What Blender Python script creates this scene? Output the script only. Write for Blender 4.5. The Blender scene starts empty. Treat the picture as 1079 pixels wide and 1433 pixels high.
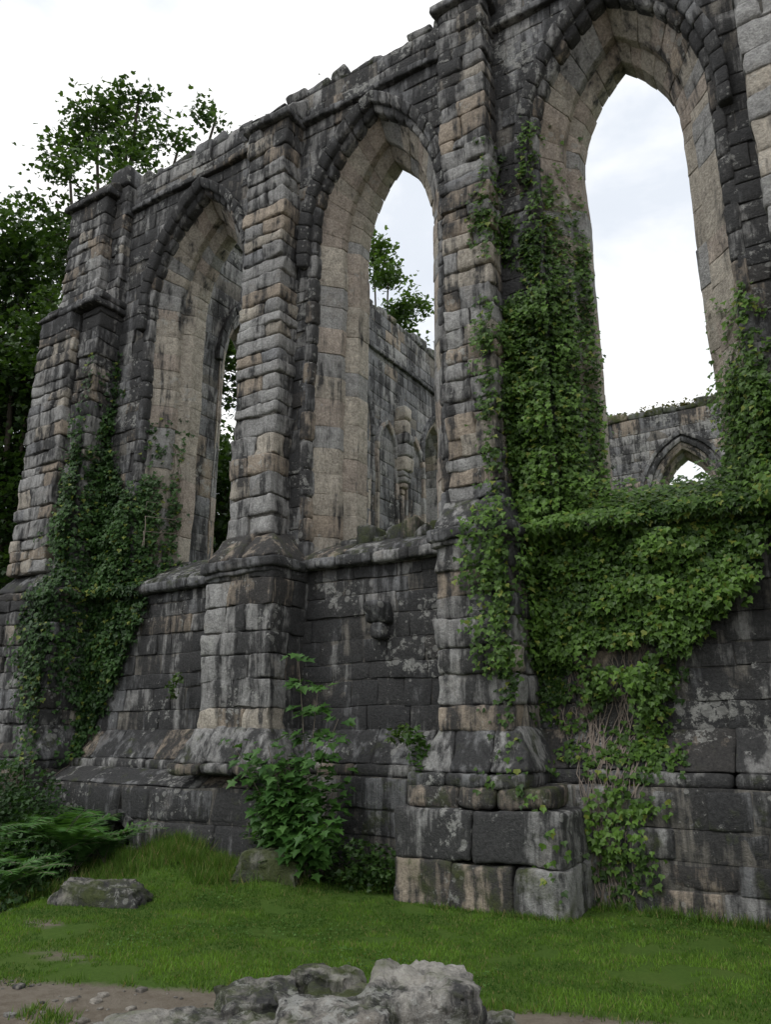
import bpy, math, random, time, bmesh
import numpy as np
from mathutils import Vector
from mathutils.bvhtree import BVHTree
random.seed(7); rng=np.random.default_rng(7)
U=random.uniform
scene=bpy.context.scene
scene.view_settings.view_transform='Standard'
scene.view_settings.look='None'
scene.view_settings.exposure=0

# ------------------------------------------------------------ noise
_T=rng.random((32,32,32))
def vn(p,seed=0.0):
    p=np.asarray(p,float)+seed*17.31
    i=np.floor(p).astype(int); f=p-i; f=f*f*(3-2*f)
    out=0
    for a in (0,1):
        for b in (0,1):
            for c in (0,1):
                w=(f[:,0] if a else 1-f[:,0])*(f[:,1] if b else 1-f[:,1])*(f[:,2] if c else 1-f[:,2])
                out=out+w*_T[(i[:,0]+a)%32,(i[:,1]+b)%32,(i[:,2]+c)%32]
    return out
def vn3(p,seed=0.0):
    return np.stack([vn(p,seed),vn(p,seed+3.7),vn(p,seed+7.9)],1)-0.5

# ------------------------------------------------------------ mesh helpers
def build(name,V,F,mat,attrs=None,smooth=True,parent=None):
    V=np.asarray(V,np.float32); F=np.asarray(F,np.int32)
    k=F.shape[1]; n=len(F)
    me=bpy.data.meshes.new(name)
    me.vertices.add(len(V)); me.vertices.foreach_set("co",V.ravel())
    me.loops.add(n*k); me.loops.foreach_set("vertex_index",F.ravel())
    me.polygons.add(n); me.polygons.foreach_set("loop_start",np.arange(0,n*k,k,dtype=np.int32))
    me.update(calc_edges=True)
    me.polygons.foreach_set("use_smooth",np.full(n,smooth,dtype=bool))
    if attrs:
        for an,arr in attrs.items():
            at=me.attributes.new(an,'FLOAT_COLOR','POINT')
            at.data.foreach_set("color",np.asarray(arr,np.float32).ravel())
    me.validate()
    me.materials.append(mat)
    ob=bpy.data.objects.new(name,me); scene.collection.objects.link(ob)
    if parent: ob.parent=parent
    return ob
def empty(name):
    e=bpy.data.objects.new(name,None); scene.collection.objects.link(e); return e

TOPO={}
def topo(nx,ny,nz):
    key=(nx,ny,nz)
    if key in TOPO: return TOPO[key]
    idx={};pts=[];q=[]
    def v(i,j,k):
        if (i,j,k) not in idx:
            idx[(i,j,k)]=len(pts); pts.append((i,j,k))
        return idx[(i,j,k)]
    for j in range(ny):
        for k in range(nz):
            q.append((v(0,j,k),v(0,j,k+1),v(0,j+1,k+1),v(0,j+1,k)))
            q.append((v(nx,j,k),v(nx,j+1,k),v(nx,j+1,k+1),v(nx,j,k+1)))
    for i in range(nx):
        for k in range(nz):
            q.append((v(i,0,k),v(i+1,0,k),v(i+1,0,k+1),v(i,0,k+1)))
            q.append((v(i,ny,k),v(i,ny,k+1),v(i+1,ny,k+1),v(i+1,ny,k)))
    for i in range(nx):
        for j in range(ny):
            q.append((v(i,j,0),v(i,j+1,0),v(i+1,j+1,0),v(i+1,j,0)))
            q.append((v(i,j,nz),v(i+1,j,nz),v(i+1,j+1,nz),v(i,j+1,nz)))
    TOPO[key]=(np.array(pts),np.array(q)); return TOPO[key]

def BX(x0,x1,y0,y1,z0,z1):
    return np.array([(x,y,z) for z in (z0,z1) for y in (y0,y1) for x in (x0,x1)],float)

class M:
    def __init__(s): s.V=[];s.F=[];s.C=[];s.P=[];s.O=[];s.n=0;s.T=None
    def block(s,C,col,dk=0.2,li=0.0,mo=0.0,r=0.014,seg=0.13,jit=0.004):
        C=np.array(C,float)
        if jit: C=C+rng.normal(0,jit,C.shape)
        if s.T is not None: C=s.T(C)
        L=[np.linalg.norm((C[1]-C[0]+C[7]-C[6])/2),np.linalg.norm((C[2]-C[0]+C[7]-C[5])/2),np.linalg.norm((C[4]-C[0]+C[7]-C[3])/2)]
        L=[max(l,0.01) for l in L]
        r=min(r,0.3*min(L))
        ax=[]
        for l in L:
            n=max(1,min(24,int(round((l-2*r)/seg))))
            ax.append(np.concatenate([[0],np.linspace(r,l-r,n+1),[l]]))
        P,Q=topo(*[len(a)-1 for a in ax])
        p=np.stack([ax[d][P[:,d]] for d in range(3)],1)
        Lv=np.array(L)
        q=np.clip(p,r,Lv-r); d=p-q; nn=np.linalg.norm(d,axis=1,keepdims=True); nn[nn==0]=1
        p=(q+d/nn*r)/Lv
        u,v,w=p[:,0:1],p[:,1:2],p[:,2:3]
        X=((1-u)*(1-v)*(1-w)*C[0]+u*(1-v)*(1-w)*C[1]+(1-u)*v*(1-w)*C[2]+u*v*(1-w)*C[3]
          +(1-u)*(1-v)*w*C[4]+u*(1-v)*w*C[5]+(1-u)*v*w*C[6]+u*v*w*C[7])
        if np.dot(np.cross(C[1]-C[0],C[2]-C[0]),C[4]-C[0])<0: Q=Q[:,::-1]
        s.V.append(X); s.F.append(Q+s.n); s.n+=len(X)
        s.C.append(np.tile([col[0],col[1],col[2],dk],(len(X),1)))
        s.P.append(np.tile([li,mo,random.random(),1],(len(X),1)))
        s.O.append(np.tile(rng.random(3)*40,(len(X),1)))
    def finish(s,name,mat,parent=None,a=(0.018,0.012,0.006)):
        V=np.concatenate(s.V);O=np.concatenate(s.O)
        V=V+2*a[0]*vn3(V*1.1)+2*a[1]*vn3(V*6+O,1)+2*a[2]*vn3(V*17+O,2)
        s.out=(V,np.concatenate(s.F))
        return build(name,V,s.out[1],mat,{"Col":np.concatenate(s.C),"Prm":np.concatenate(s.P)},True,parent)

PAL={'tan':(.35,.295,.235),'buff':(.42,.38,.32),'grey':(.33,.326,.315),'pink':(.41,.352,.298),'dgrey':(.22,.222,.225)}
def pick(ws):
    ks=list(ws); k=random.choices(ks,[ws[a] for a in ks])[0]
    c=np.array(PAL[k])*U(.88,1.12); return c
WALL={'dgrey':4,'grey':4,'tan':1.0}
BUT={'grey':6,'tan':2.2,'buff':1.5,'dgrey':.8}
JAMB={'pink':3,'buff':3,'grey':3,'tan':1}

# ------------------------------------------------------------ materials
def nt(name):
    m=bpy.data.materials.new(name); m.use_nodes=True
    t=m.node_tree; t.nodes.clear(); return m,t
def N(t,typ,**kw):
    n=t.nodes.new(typ)
    for k,v in kw.items():
        if k in n.inputs: n.inputs[k].default_value=v
        else: setattr(n,k,v)
    return n
def math_(t,op,a,b=None,c=None,clamp=False):
    n=t.nodes.new('ShaderNodeMath'); n.operation=op; n.use_clamp=clamp
    for i,x in enumerate((a,b,c)):
        if x is None: continue
        if isinstance(x,(int,float)): n.inputs[i].default_value=x
        else: t.links.new(x,n.inputs[i])
    return n.outputs[0]
def mix(t,f,a,b,mode='MIX'):
    n=t.nodes.new('ShaderNodeMix'); n.data_type='RGBA'; n.blend_type=mode
    for s,x in (('Factor',f),('A',a),('B',b)):
        inp=[i for i in n.inputs if i.name==s and i.type==('VALUE' if s=='Factor' else 'RGBA')][0]
        if isinstance(x,(int,float)): inp.default_value=x
        elif isinstance(x,tuple): inp.default_value=(*x,1)
        else: t.links.new(x,inp)
    return [o for o in n.outputs if o.type=='RGBA'][0]
def noise(t,vec,scale,detail=4,rough=.6,dist=0):
    n=t.nodes.new('ShaderNodeTexNoise'); n.inputs['Scale'].default_value=scale
    n.inputs['Detail'].default_value=detail; n.inputs['Roughness'].default_value=rough; n.inputs['Distortion'].default_value=dist
    t.links.new(vec,n.inputs['Vector']); return n.outputs['Fac']
def mapping(t,vec,sc,loc=(0,0,0)):
    n=t.nodes.new('ShaderNodeMapping'); n.inputs['Scale'].default_value=sc; n.inputs['Location'].default_value=loc
    t.links.new(vec,n.inputs['Vector']); return n.outputs[0]

def stone_mat(name):
    m,t=nt(name)
    geo=N(t,'ShaderNodeNewGeometry'); pos=geo.outputs['Position']
    a=N(t,'ShaderNodeAttribute',attribute_name='Col'); b=N(t,'ShaderNodeAttribute',attribute_name='Prm')
    sep=N(t,'ShaderNodeSeparateColor'); t.links.new(b.outputs['Color'],sep.inputs[0])
    li,mo,rd=sep.outputs[0],sep.outputs[1],sep.outputs[2]
    base=a.outputs['Color']; dk=a.outputs['Alpha']
    n1=noise(t,mapping(t,pos,(1.6,1.6,.8)),1.1,7,.66)
    n2=noise(t,mapping(t,pos,(6,6,.6)),1.2,6,.68)
    ng=noise(t,pos,32,6,.75)
    nm=noise(t,pos,8,7,.72)
    v=math_(t,'MULTIPLY_ADD',ng,1.6,.2)
    v=math_(t,'MULTIPLY',v,math_(t,'MULTIPLY_ADD',nm,1.8,.1))
    vc=N(t,'ShaderNodeCombineColor')
    for i in range(3): t.links.new(v,vc.inputs[i])
    c=mix(t,1.0,base,vc.outputs[0],'MULTIPLY')
    nr=noise(t,pos,2.3,5,.65)
    c=mix(t,math_(t,'MULTIPLY',math_(t,'SUBTRACT',nr,.55,clamp=True),1.8,clamp=True),c,(.24,.19,.14))
    # soot stain; per-stone dk also carries some painted light and shade
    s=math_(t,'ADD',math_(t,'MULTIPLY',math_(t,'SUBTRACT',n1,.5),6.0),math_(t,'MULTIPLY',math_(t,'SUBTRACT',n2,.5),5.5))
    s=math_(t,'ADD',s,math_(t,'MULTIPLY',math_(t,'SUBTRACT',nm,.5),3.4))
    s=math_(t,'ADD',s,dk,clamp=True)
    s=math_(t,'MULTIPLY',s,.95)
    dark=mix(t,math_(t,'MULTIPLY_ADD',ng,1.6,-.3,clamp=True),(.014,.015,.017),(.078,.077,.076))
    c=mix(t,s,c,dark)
    # pale lichen
    nl=noise(t,pos,9,8,.78,.3); nl2=noise(t,pos,1.4,3,.5)
    l=math_(t,'ADD',math_(t,'MULTIPLY',math_(t,'SUBTRACT',nl,.60),17),math_(t,'MULTIPLY',math_(t,'SUBTRACT',nl2,.5),8))
    l=math_(t,'ADD',l,li,clamp=True)
    vo=N(t,'ShaderNodeTexVoronoi',Scale=7.0); t.links.new(pos,vo.inputs['Vector'])
    spot=math_(t,'LESS_THAN',math_(t,'MULTIPLY_ADD',ng,.22,vo.outputs['Distance']),math_(t,'MULTIPLY_ADD',nl2,1.5,-.56))
    l=math_(t,'MAXIMUM',l,math_(t,'MULTIPLY',spot,.6))
    c=mix(t,math_(t,'MULTIPLY',l,.72),c,mix(t,ng,(.24,.24,.225),(.58,.58,.54)))
    # moss
    g=math_(t,'ADD',math_(t,'MULTIPLY',math_(t,'SUBTRACT',noise(t,pos,4,6,.7),.5),5),math_(t,'SUBTRACT',math_(t,'MULTIPLY',mo,2),1.0),clamp=True)
    c=mix(t,math_(t,'MULTIPLY',g,.8),c,mix(t,ng,(.03,.045,.012),(.10,.12,.035)))
    bs=N(t,'ShaderNodeBsdfPrincipled'); bs.inputs['Roughness'].default_value=.92
    bs.inputs['Specular IOR Level'].default_value=.25
    t.links.new(c,bs.inputs['Base Color'])
    h=math_(t,'ADD',math_(t,'MULTIPLY',ng,.6),math_(t,'ADD',math_(t,'MULTIPLY',nm,1.1),math_(t,'MULTIPLY',noise(t,pos,95,3,.7),.25)))
    bp=N(t,'ShaderNodeBump'); bp.inputs['Strength'].default_value=.9; bp.inputs['Distance'].default_value=.03
    t.links.new(h,bp.inputs['Height']); t.links.new(bp.outputs[0],bs.inputs['Normal'])
    o=N(t,'ShaderNodeOutputMaterial'); t.links.new(bs.outputs[0],o.inputs[0])
    return m
def leaf_mat(name,trans=.3,rough=.45,spec=.35):
    m,t=nt(name)
    a=N(t,'ShaderNodeAttribute',attribute_name='Col')
    bs=N(t,'ShaderNodeBsdfPrincipled'); bs.inputs['Roughness'].default_value=rough
    bs.inputs['Specular IOR Level'].default_value=spec
    t.links.new(a.outputs['Color'],bs.inputs['Base Color'])
    tr=N(t,'ShaderNodeBsdfTranslucent')
    t.links.new(mix(t,1.0,a.outputs['Color'],(1.3,1.35,.6),'MULTIPLY'),tr.inputs['Color'])
    mx=N(t,'ShaderNodeMixShader'); mx.inputs[0].default_value=trans
    t.links.new(bs.outputs[0],mx.inputs[1]); t.links.new(tr.outputs[0],mx.inputs[2])
    o=N(t,'ShaderNodeOutputMaterial'); t.links.new(mx.outputs[0],o.inputs[0]); return m
def bark_mat():
    m,t=nt('bark'); geo=N(t,'ShaderNodeNewGeometry')
    n=noise(t,mapping(t,geo.outputs['Position'],(6,6,1.5)),2,5,.7)
    c=mix(t,n,(.03,.024,.018),(.13,.105,.08))
    bs=N(t,'ShaderNodeBsdfPrincipled'); bs.inputs['Roughness'].default_value=.9
    t.links.new(c,bs.inputs['Base Color'])
    bp=N(t,'ShaderNodeBump'); bp.inputs['Strength'].default_value=.6; t.links.new(n,bp.inputs['Height']); t.links.new(bp.outputs[0],bs.inputs['Normal'])
    o=N(t,'ShaderNodeOutputMaterial'); t.links.new(bs.outputs[0],o.inputs[0]); return m
STONE=stone_mat('weathered_sandstone'); LEAF=leaf_mat('leaf'); GRASSM=leaf_mat('grass_blade',.3,.6,.2); BARK=bark_mat()
def ground_mat():
    m,t=nt('lawn_and_earth')
    geo=N(t,'ShaderNodeNewGeometry'); pos=geo.outputs['Position']
    a=N(t,'ShaderNodeAttribute',attribute_name='Col'); sep=N(t,'ShaderNodeSeparateColor'); t.links.new(a.outputs['Color'],sep.inputs[0])
    n1=noise(t,pos,1.5,5,.6); n2=noise(t,pos,30,5,.7); n3=noise(t,pos,5,6,.75); n4=noise(t,pos,120,3,.7)
    gr=mix(t,n2,(.032,.066,.010),(.095,.17,.027))
    gr=mix(t,math_(t,'MULTIPLY',math_(t,'SUBTRACT',n1,.45,clamp=True),1.5,clamp=True),gr,(.11,.15,.035))
    di=mix(t,n2,(.11,.09,.07),(.22,.19,.15)); di=mix(t,math_(t,'MULTIPLY',n4,.5),di,(.30,.27,.22))
    di=mix(t,math_(t,'MULTIPLY',math_(t,'SUBTRACT',n3,.45,clamp=True),3.0,clamp=True),di,(.10,.078,.055))
    d=math_(t,'ADD',math_(t,'MULTIPLY',math_(t,'SUBTRACT',n3,.5),3.2),math_(t,'MULTIPLY_ADD',sep.outputs[0],3.0,-1.0),clamp=True)
    c=mix(t,d,gr,di)
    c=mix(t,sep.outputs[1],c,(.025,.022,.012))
    bs=N(t,'ShaderNodeBsdfPrincipled'); bs.inputs['Roughness'].default_value=.95; bs.inputs['Specular IOR Level'].default_value=.15
    t.links.new(c,bs.inputs['Base Color'])
    bp=N(t,'ShaderNodeBump'); bp.inputs['Strength'].default_value=.7; bp.inputs['Distance'].default_value=.03
    t.links.new(math_(t,'ADD',n2,math_(t,'MULTIPLY',n4,.4)),bp.inputs['Height']); t.links.new(bp.outputs[0],bs.inputs['Normal'])
    o=N(t,'ShaderNodeOutputMaterial'); t.links.new(bs.outputs[0],o.inputs[0]); return m

# ------------------------------------------------------------ masonry constructors
class Arch:
    def __init__(s,cx,w,R,zs,zb): s.cx,s.w,s.R,s.zs,s.zb=cx,w,R,zs,zb; s.c=R-w
    def half(s,z,o):
        if z<=s.zs: return s.w+o
        rr=s.R+o; d=z-s.zs
        if d>=rr: return 0
        return max(0,math.sqrt(rr*rr-d*d)-s.c)
    def pt(s,side,f,o):
        th=f*math.acos(s.c/(s.R+o)); rr=s.R+o
        return s.cx+side*(rr*math.cos(th)-s.c), s.zs+rr*math.sin(th)

def field(m,x0,x1,z0,z1,yf,depth,arches=(),o=.5,bw=(.28,.80),hr=(.19,.37),pal=WALL,dk=(.4,.9),li=0.,mo=0.,seg=.13,r=.014,proud=.012,zfun=None,slope=0.0):
    z=z0
    while z<z1-.02:
        h=U(*hr)
        if z+h>z1-.12: h=z1-z
        za,zb=z,z+h; segs=[]; cb=ct=x0
        for a in arches:
            if (za+zb)/2<a.zb: continue
            hb,ht=a.half(za,o),a.half(zb,o)
            if hb<=0: continue
            segs.append((cb,ct,a.cx-hb,a.cx-ht)); cb,ct=a.cx+hb,a.cx+ht
        segs.append((cb,ct,x1,x1))
        yy=lambda zz: yf+slope*(zz-z0)
        for (lb,lt,rb,rt) in segs:
            if min(rb-lb,rt-lt)<-.001 or max(rb-lb,rt-lt)<.04: continue
            ya,yb2=yy(za),yy(zb)
            C=np.array([(lb,ya+.019,za),(rb,ya+.019,za),(lb,yf+depth,za),(rb,yf+depth,za),(lt,yb2+.019,zb),(rt,yb2+.019,zb),(lt,yf+depth,zb),(rt,yf+depth,zb)])
            m.block(C,(.22,.205,.18),dk=dk[0]*.8,r=.002,seg=.25,jit=0)
            lo,hi=max(lb,lt),min(rb,rt)
            xs=[]; x=lo+U(.12,bw[1])
            while x<hi-.16: xs.append(x); x+=U(*bw)
            B=[(lb,lt)]+[(q,q) for q in xs]+[(rb,rt)]
            for (p,q) in zip(B[:-1],B[1:]):
                if zfun and not zfun((p[0]+q[0])/2,(za+zb)/2): continue
                j=U(-proud,proud); g=.003
                if random.random()<.07: j+=.03
                C=np.array([(p[0]+g,ya+j,za+g),(q[0]-g,ya+j,za+g),(p[0]+g,yf+.22,za+g),(q[0]-g,yf+.22,za+g),
                            (p[1]+g,yb2+j,zb-g),(q[1]-g,yb2+j,zb-g),(p[1]+g,yf+.22,zb-g),(q[1]-g,yf+.22,zb-g)])
                m.block(C,pick(pal),dk=U(*dk),li=li+U(-.3,.2),mo=mo,seg=seg,r=r*U(.4,1.8),jit=.006)
        z+=h

def ring(m,A,prof,z0,pal,dk,li=0.,n=8,hr=(.28,.46),r=.012,seg=.12,jamb=True,proud=.006):
    (so,yo),(si,yi),yb=prof
    for side in (-1,1):
        if jamb:
            z=z0
            while z<A.zs-.02:
                h=U(*hr)
                if z+h>A.zs-.15: h=A.zs-z
                j=U(-proud,proud)
                xo,xi=A.cx+side*(A.w+so),A.cx+side*(A.w+si+j)
                C=np.array([(xo,yo+j,z),(xi,yi+j,z),(xo,yb,z),(xi,yb,z),(xo,yo+j,z+h),(xi,yi+j,z+h),(xo,yb,z+h),(xi,yb,z+h)])
                m.block(C,pick(pal),dk=U(*dk),li=li+U(-.3,.1),r=r,seg=seg,jit=.003)
                z+=h
        k=np.cumsum([0]+[U(.8,1.25) for _ in range(n)]); k=k/k[-1]
        for f0,f1 in zip(k[:-1],k[1:]):
            j=U(-proud,proud); C=[]
            for f in (f0,f1):
                xo,zo=A.pt(side,f,so); xi,zi=A.pt(side,f,si+j)
                C+= [(xo,yo+j,zo),(xi,yi+j,zi),(xo,yb,zo),(xi,yb,zi)]
            m.block(np.array(C),pick(pal),dk=U(*dk)+.1,li=li+U(-.3,.1),r=r,seg=seg,jit=.003)

def buttress(m,xl,xr,yf,yb,z0,z1,pal=BUT,dk=(-.05,.4),li=0.,mo=0.,r=.03,hr=(.17,.34),proud=.02,topdark=True,slope=0.0,xslope=0.0):
    z=z0
    m.block(BX(xl+.05+max(0,xslope*(z1-z0)),xr-.05,yf+.05+slope*(z1-z0),yb,z0,z1),(.2,.19,.17),dk=.35,r=.002,seg=.25,jit=0)
    k=0
    while z<z1-.02:
        h=U(*hr)
        if z+h>z1-.12: h=z1-z
        y0=yf+slope*(z-z0); xa=xl+xslope*(z-z0); w=xr-xa; k+=1
        if k%2: cuts=[xa,xa+w*U(.42,.68),xr] if random.random()<.6 else [xa,xr]
        else: cuts=[xa,xa+w*U(.28,.5),xr] if random.random()<.45 else [xa,xr]
        if w>1.0: cuts=[xa]+[xa+w*(i+U(-.15,.15))/3 for i in (1,2)]+[xr] if k%2 else [xa,xa+w*U(.35,.65),xr]
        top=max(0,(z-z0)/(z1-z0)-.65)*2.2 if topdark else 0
        D=min(yb,y0+(U(.22,.34) if k%2 else U(.36,.5)))
        for i,(p,q) in enumerate(zip(cuts[:-1],cuts[1:])):
            j=U(-proud,proud)
            a=p+(U(-proud,proud) if i==0 else 0); b=q+(U(-proud,proud) if i==len(cuts)-2 else 0)
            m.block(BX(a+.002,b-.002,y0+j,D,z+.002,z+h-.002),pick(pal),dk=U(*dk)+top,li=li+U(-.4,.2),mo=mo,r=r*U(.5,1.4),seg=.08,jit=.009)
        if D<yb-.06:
            m.block(BX(xa+U(-.01,.015),xr+U(-.015,.012),D,yb,z+.002,z+h-.002),pick(pal),dk=U(*dk)+top+.4,li=li-.2,mo=mo,r=r*.8,seg=.12)  # side stones coloured darker, painting shade onto the buttress flanks
        z+=h

def course(m,x0,x1,yf,yb,z0,z1,ln=(.5,.95),pal=WALL,dk=(.8,1.1),li=0.,mo=0.,top_y=None,top_z=0,r=.025):
    x=x0
    while x<x1-.02:
        l=U(*ln)
        if x+l>x1-.25: l=x1-x
        j=U(-.01,.01)
        C=BX(x+.003,x+l-.003,yf+j,yb,z0,z1)
        if top_y is not None: C[4,1]=C[5,1]=top_y+j
        m.block(C,pick(pal),dk=U(*dk),li=li+U(-.3,.2),mo=mo,r=r,seg=.1)
        x+=l

abbey=empty('ruined_abbey')
W=[Arch(-9.1,.67,1.90,9.07,3.9),Arch(-5.43,.67,1.90,9.07,3.9),Arch(-1.76,.67,1.90,9.07,3.9)]
YF=8.3
m=M()
field(m,-11.2,.35,3.86,11.34,YF,.93,W,o=.47,dk=(.75,1.1),li=.25,r=.011)
course(m,-11.2,1.2,YF-.10,YF+.4,11.34,11.45,li=.2)
field(m,-11.1,-4.0,11.45,12.02,YF+.02,.9,hr=(.22,.34),dk=(.75,1.1),li=1.1,r=.025,proud=.02)
field(m,-3.6,1.2,11.45,12.6,YF+.02,.9,hr=(.24,.34),dk=(.75,1.1),li=1.1,r=.025)
field(m,.35,3.5,3.86,12.6,YF,.93,[Arch(1.91,.67,1.90,9.07,3.9)],o=.0,dk=(.45,1.0))
x=-11.1
while x<-4.0:
    l=U(.18,.55)
    hh=.06+.30*abs(math.sin(x*1.3+.6))*U(.4,1.1)
    for yy in (YF+U(-.02,.05),YF+.5):
        C=BX(x,x+l,yy,yy+.45,12.02,12.02+hh*U(.85,1.1)); C[4:,:]+=rng.normal(0,.04,(4,3))
        m.block(C,pick(WALL),dk=U(.6,.95),li=.7,mo=.4,r=.05,seg=.06)
    x+=l
# lower wall
field(m,-18,-12.7,1.62,3.72,YF,1.2,hr=(.26,.36),bw=(.35,.65),dk=(-.1,.3),pal={'tan':3,'grey':4,'buff':1},li=.2,seg=.12)
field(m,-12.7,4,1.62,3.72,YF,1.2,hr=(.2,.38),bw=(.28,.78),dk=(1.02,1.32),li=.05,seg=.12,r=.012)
course(m,-18,4,YF-.16,YF+.35,3.72,3.87,pal=WALL,dk=(.5,.85),mo=.38,r=.04)
course(m,-18,-12.4,YF-.05,YF+1.0,3.87,4.25,top_y=YF+.6,mo=.45,dk=(.4,.8))
# plinth
course(m,-18,4,YF-.28,YF+.3,1.24,1.64,ln=(.5,1.2),top_y=YF-.01,dk=(.7,1.1),mo=.25)
course(m,-18,4,YF-.33,YF+.3,1.10,1.24,ln=(.6,1.2),dk=(.8,1.1),mo=.4,r=.05)
field(m,-5.9,4,0-.15,1.10,YF-.38,.9,hr=(.22,.42),bw=(.35,.9),dk=(.7,1.1),li=.2,mo=.44,r=.03,proud=.025)
Dr=Arch(-8.95,.26,.28,.18,-.3)
field(m,-14,-6.45,-.3,.92,7.5,1.2,[Dr],o=.06,hr=(.36,.46),bw=(.7,1.2),dk=(1.0,1.3),mo=.3,r=.04,li=-.2)
course(m,-14,-6.4,7.55,8.3,.92,1.12,ln=(.7,1.2),top_y=7.9,dk=(.9,1.2),mo=.35,r=.04)
ring(m,Dr,((.16,7.47),(0,7.49),7.9),-.3,WALL,(.8,1.1),n=4)
m.block(BX(-9.5,-8.4,8.1,8.2,-.3,.8),(.03,.03,.03),dk=1)  # near-black backing painted to stand for the shade inside the drain
for A in W:
    for i in range(3):
        x0=A.cx-1.14+i*.76
        C=np.array([(x0,8.20,3.80),(x0+.755,8.20,3.80),(x0,9.25,3.80),(x0+.755,9.25,3.80),(x0,8.24,3.93),(x0+.755,8.24,3.93),(x0,9.1,4.40),(x0+.755,9.1,4.40)])
        m.block(C,pick(WALL),dk=.95,mo=.5,r=.05)
for i in range(7):
    x0=-6.1+i*.24; C=BX(x0,x0+U(.2,.34),8.5+U(0,.1),8.9,4.05,4.1+U(.08,.26)); C[4:]+=rng.normal(0,.03,(4,3)); m.block(C,pick(WALL),dk=.85,mo=.65,r=.05,seg=.07,jit=.015)
C=BX(-5.38,-5.08,7.98,8.4,2.92,3.2); C[0,1]+=.16; C[1,1]+=.16
m.block(C,PAL['dgrey'],dk=1.2,li=-.5,r=.07,seg=.05,jit=.01); m.block(BX(-5.33,-5.13,8.12,8.4,2.72,2.93),PAL['dgrey'],dk=1.1,r=.05)
m.finish('wall_masonry',STONE,abbey); allm=[m.out]

# windows
m=M()
for A in W+[Arch(1.91,.67,1.90,9.07,3.9)]:
    I=Arch(A.cx,A.w,2.04,A.zs,A.zb)
    ring(m,A,((.56,8.27),(.40,8.31),8.95),3.87,{'grey':3,'dgrey':2,'tan':1},(.6,.95),n=9,r=.045)
    ring(m,I,((.42,8.42),(.15,8.72),9.24),3.87,JAMB,(-.45,-.1),n=9,li=-.5,r=.010)
    ring(m,I,((.17,8.82),(0,8.98),9.25),3.87,{'buff':4,'pink':2,'grey':1},(-.7,-.3),n=8,li=-.5,hr=(.35,.6),r=.010)  # paler stone stands in for light striking this inner order
    ring(m,A,((.66,8.14),(.50,8.20),8.4),8.6,{'dgrey':3,'grey':1},(1.0,1.3),n=10,r=.03,li=.1,hr=(.2,.3))
m.finish('window_arches',STONE,abbey,a=(.018,.006,.004)); allm.append(m.out)

# buttresses
m=M()
def cap(xl,xr,yf,z0,z1,yb=8.45,ov=.09,dk=.9):
    m.block(BX(xl-ov,xr+ov,yf-ov,yb,z0,z0+.11),PAL['dgrey'],dk=dk,li=.1,r=.03,seg=.08,jit=.01)
    xm=(xl+xr)/2
    for a,b in ((xl-ov,xm),(xm,xr+ov)):
        C=BX(a,b,yf-ov+.02,yb,z0+.11,z0+.2); C[6,2]=C[7,2]=z1
        C[4,1]+=.03;C[5,1]+=.03
        m.block(C,pick(WALL),dk=dk,li=.4,mo=.35,r=.05,seg=.08,jit=.015)
buttress(m,-7.66,-6.48,7.60,8.35,1.62,3.72,dk=(.0,.5),hr=(.26,.38),r=.02,proud=.01)
buttress(m,-7.64,-6.83,7.90,8.35,4.25,11.3)
cap(-7.64,-6.83,7.9,11.3,12.05)
buttress(m,-4.08,-3.16,7.60,8.35,1.62,3.72,dk=(.3,.8),hr=(.24,.34),r=.03)
buttress(m,-4.06,-3.37,7.90,8.35,4.25,11.72)
cap(-4.06,-3.37,7.9,11.72,12.5)
buttress(m,-.27,.55,7.88,8.35,4.25,12.6,pal={'grey':5,'buff':3},dk=(-.8,-.3),li=.3,hr=(.26,.38),topdark=False)
buttress(m,-.45,.65,7.60,8.35,1.62,3.72)
# end buttress
buttress(m,-12.60,-11.55,7.66,8.45,4.2,9.1,dk=(.2,.65),xslope=.015,li=-.2)
buttress(m,-11.53,-11.0,7.80,8.45,4.2,9.1,dk=(.4,.8),li=-.2)
for i,(zz,d) in enumerate(((9.1,.0),(9.23,.1))):
    for a,b in ((-12.62,-12.05),(-12.05,-11.5),(-11.5,-10.95)):
        m.block(BX(a+(d if a<-12.5 else 0),b-.003,7.62+d,8.4,zz,zz+.13),PAL['dgrey'],dk=.9,r=.04,jit=.01)
buttress(m,-12.45,-11.35,7.92,8.45,9.35,11.7,dk=(.45,.85),li=.1)
buttress(m,-11.34,-11.0,8.1,8.45,9.35,11.9,dk=(.5,.9),li=.1)
cap(-12.45,-11.3,7.92,11.7,12.25)
m.block(BX(-11.5,-11.0,8.05,8.8,11.95,12.35),PAL['dgrey'],dk=1.,li=.6,r=.05)
buttress(m,-12.45,-11.1,8.35,9.2,3.86,11.7,dk=(.3,.8))
buttress(m,-12.75,-10.9,7.5,8.35,.9,3.72,dk=(.3,.8))
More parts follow.
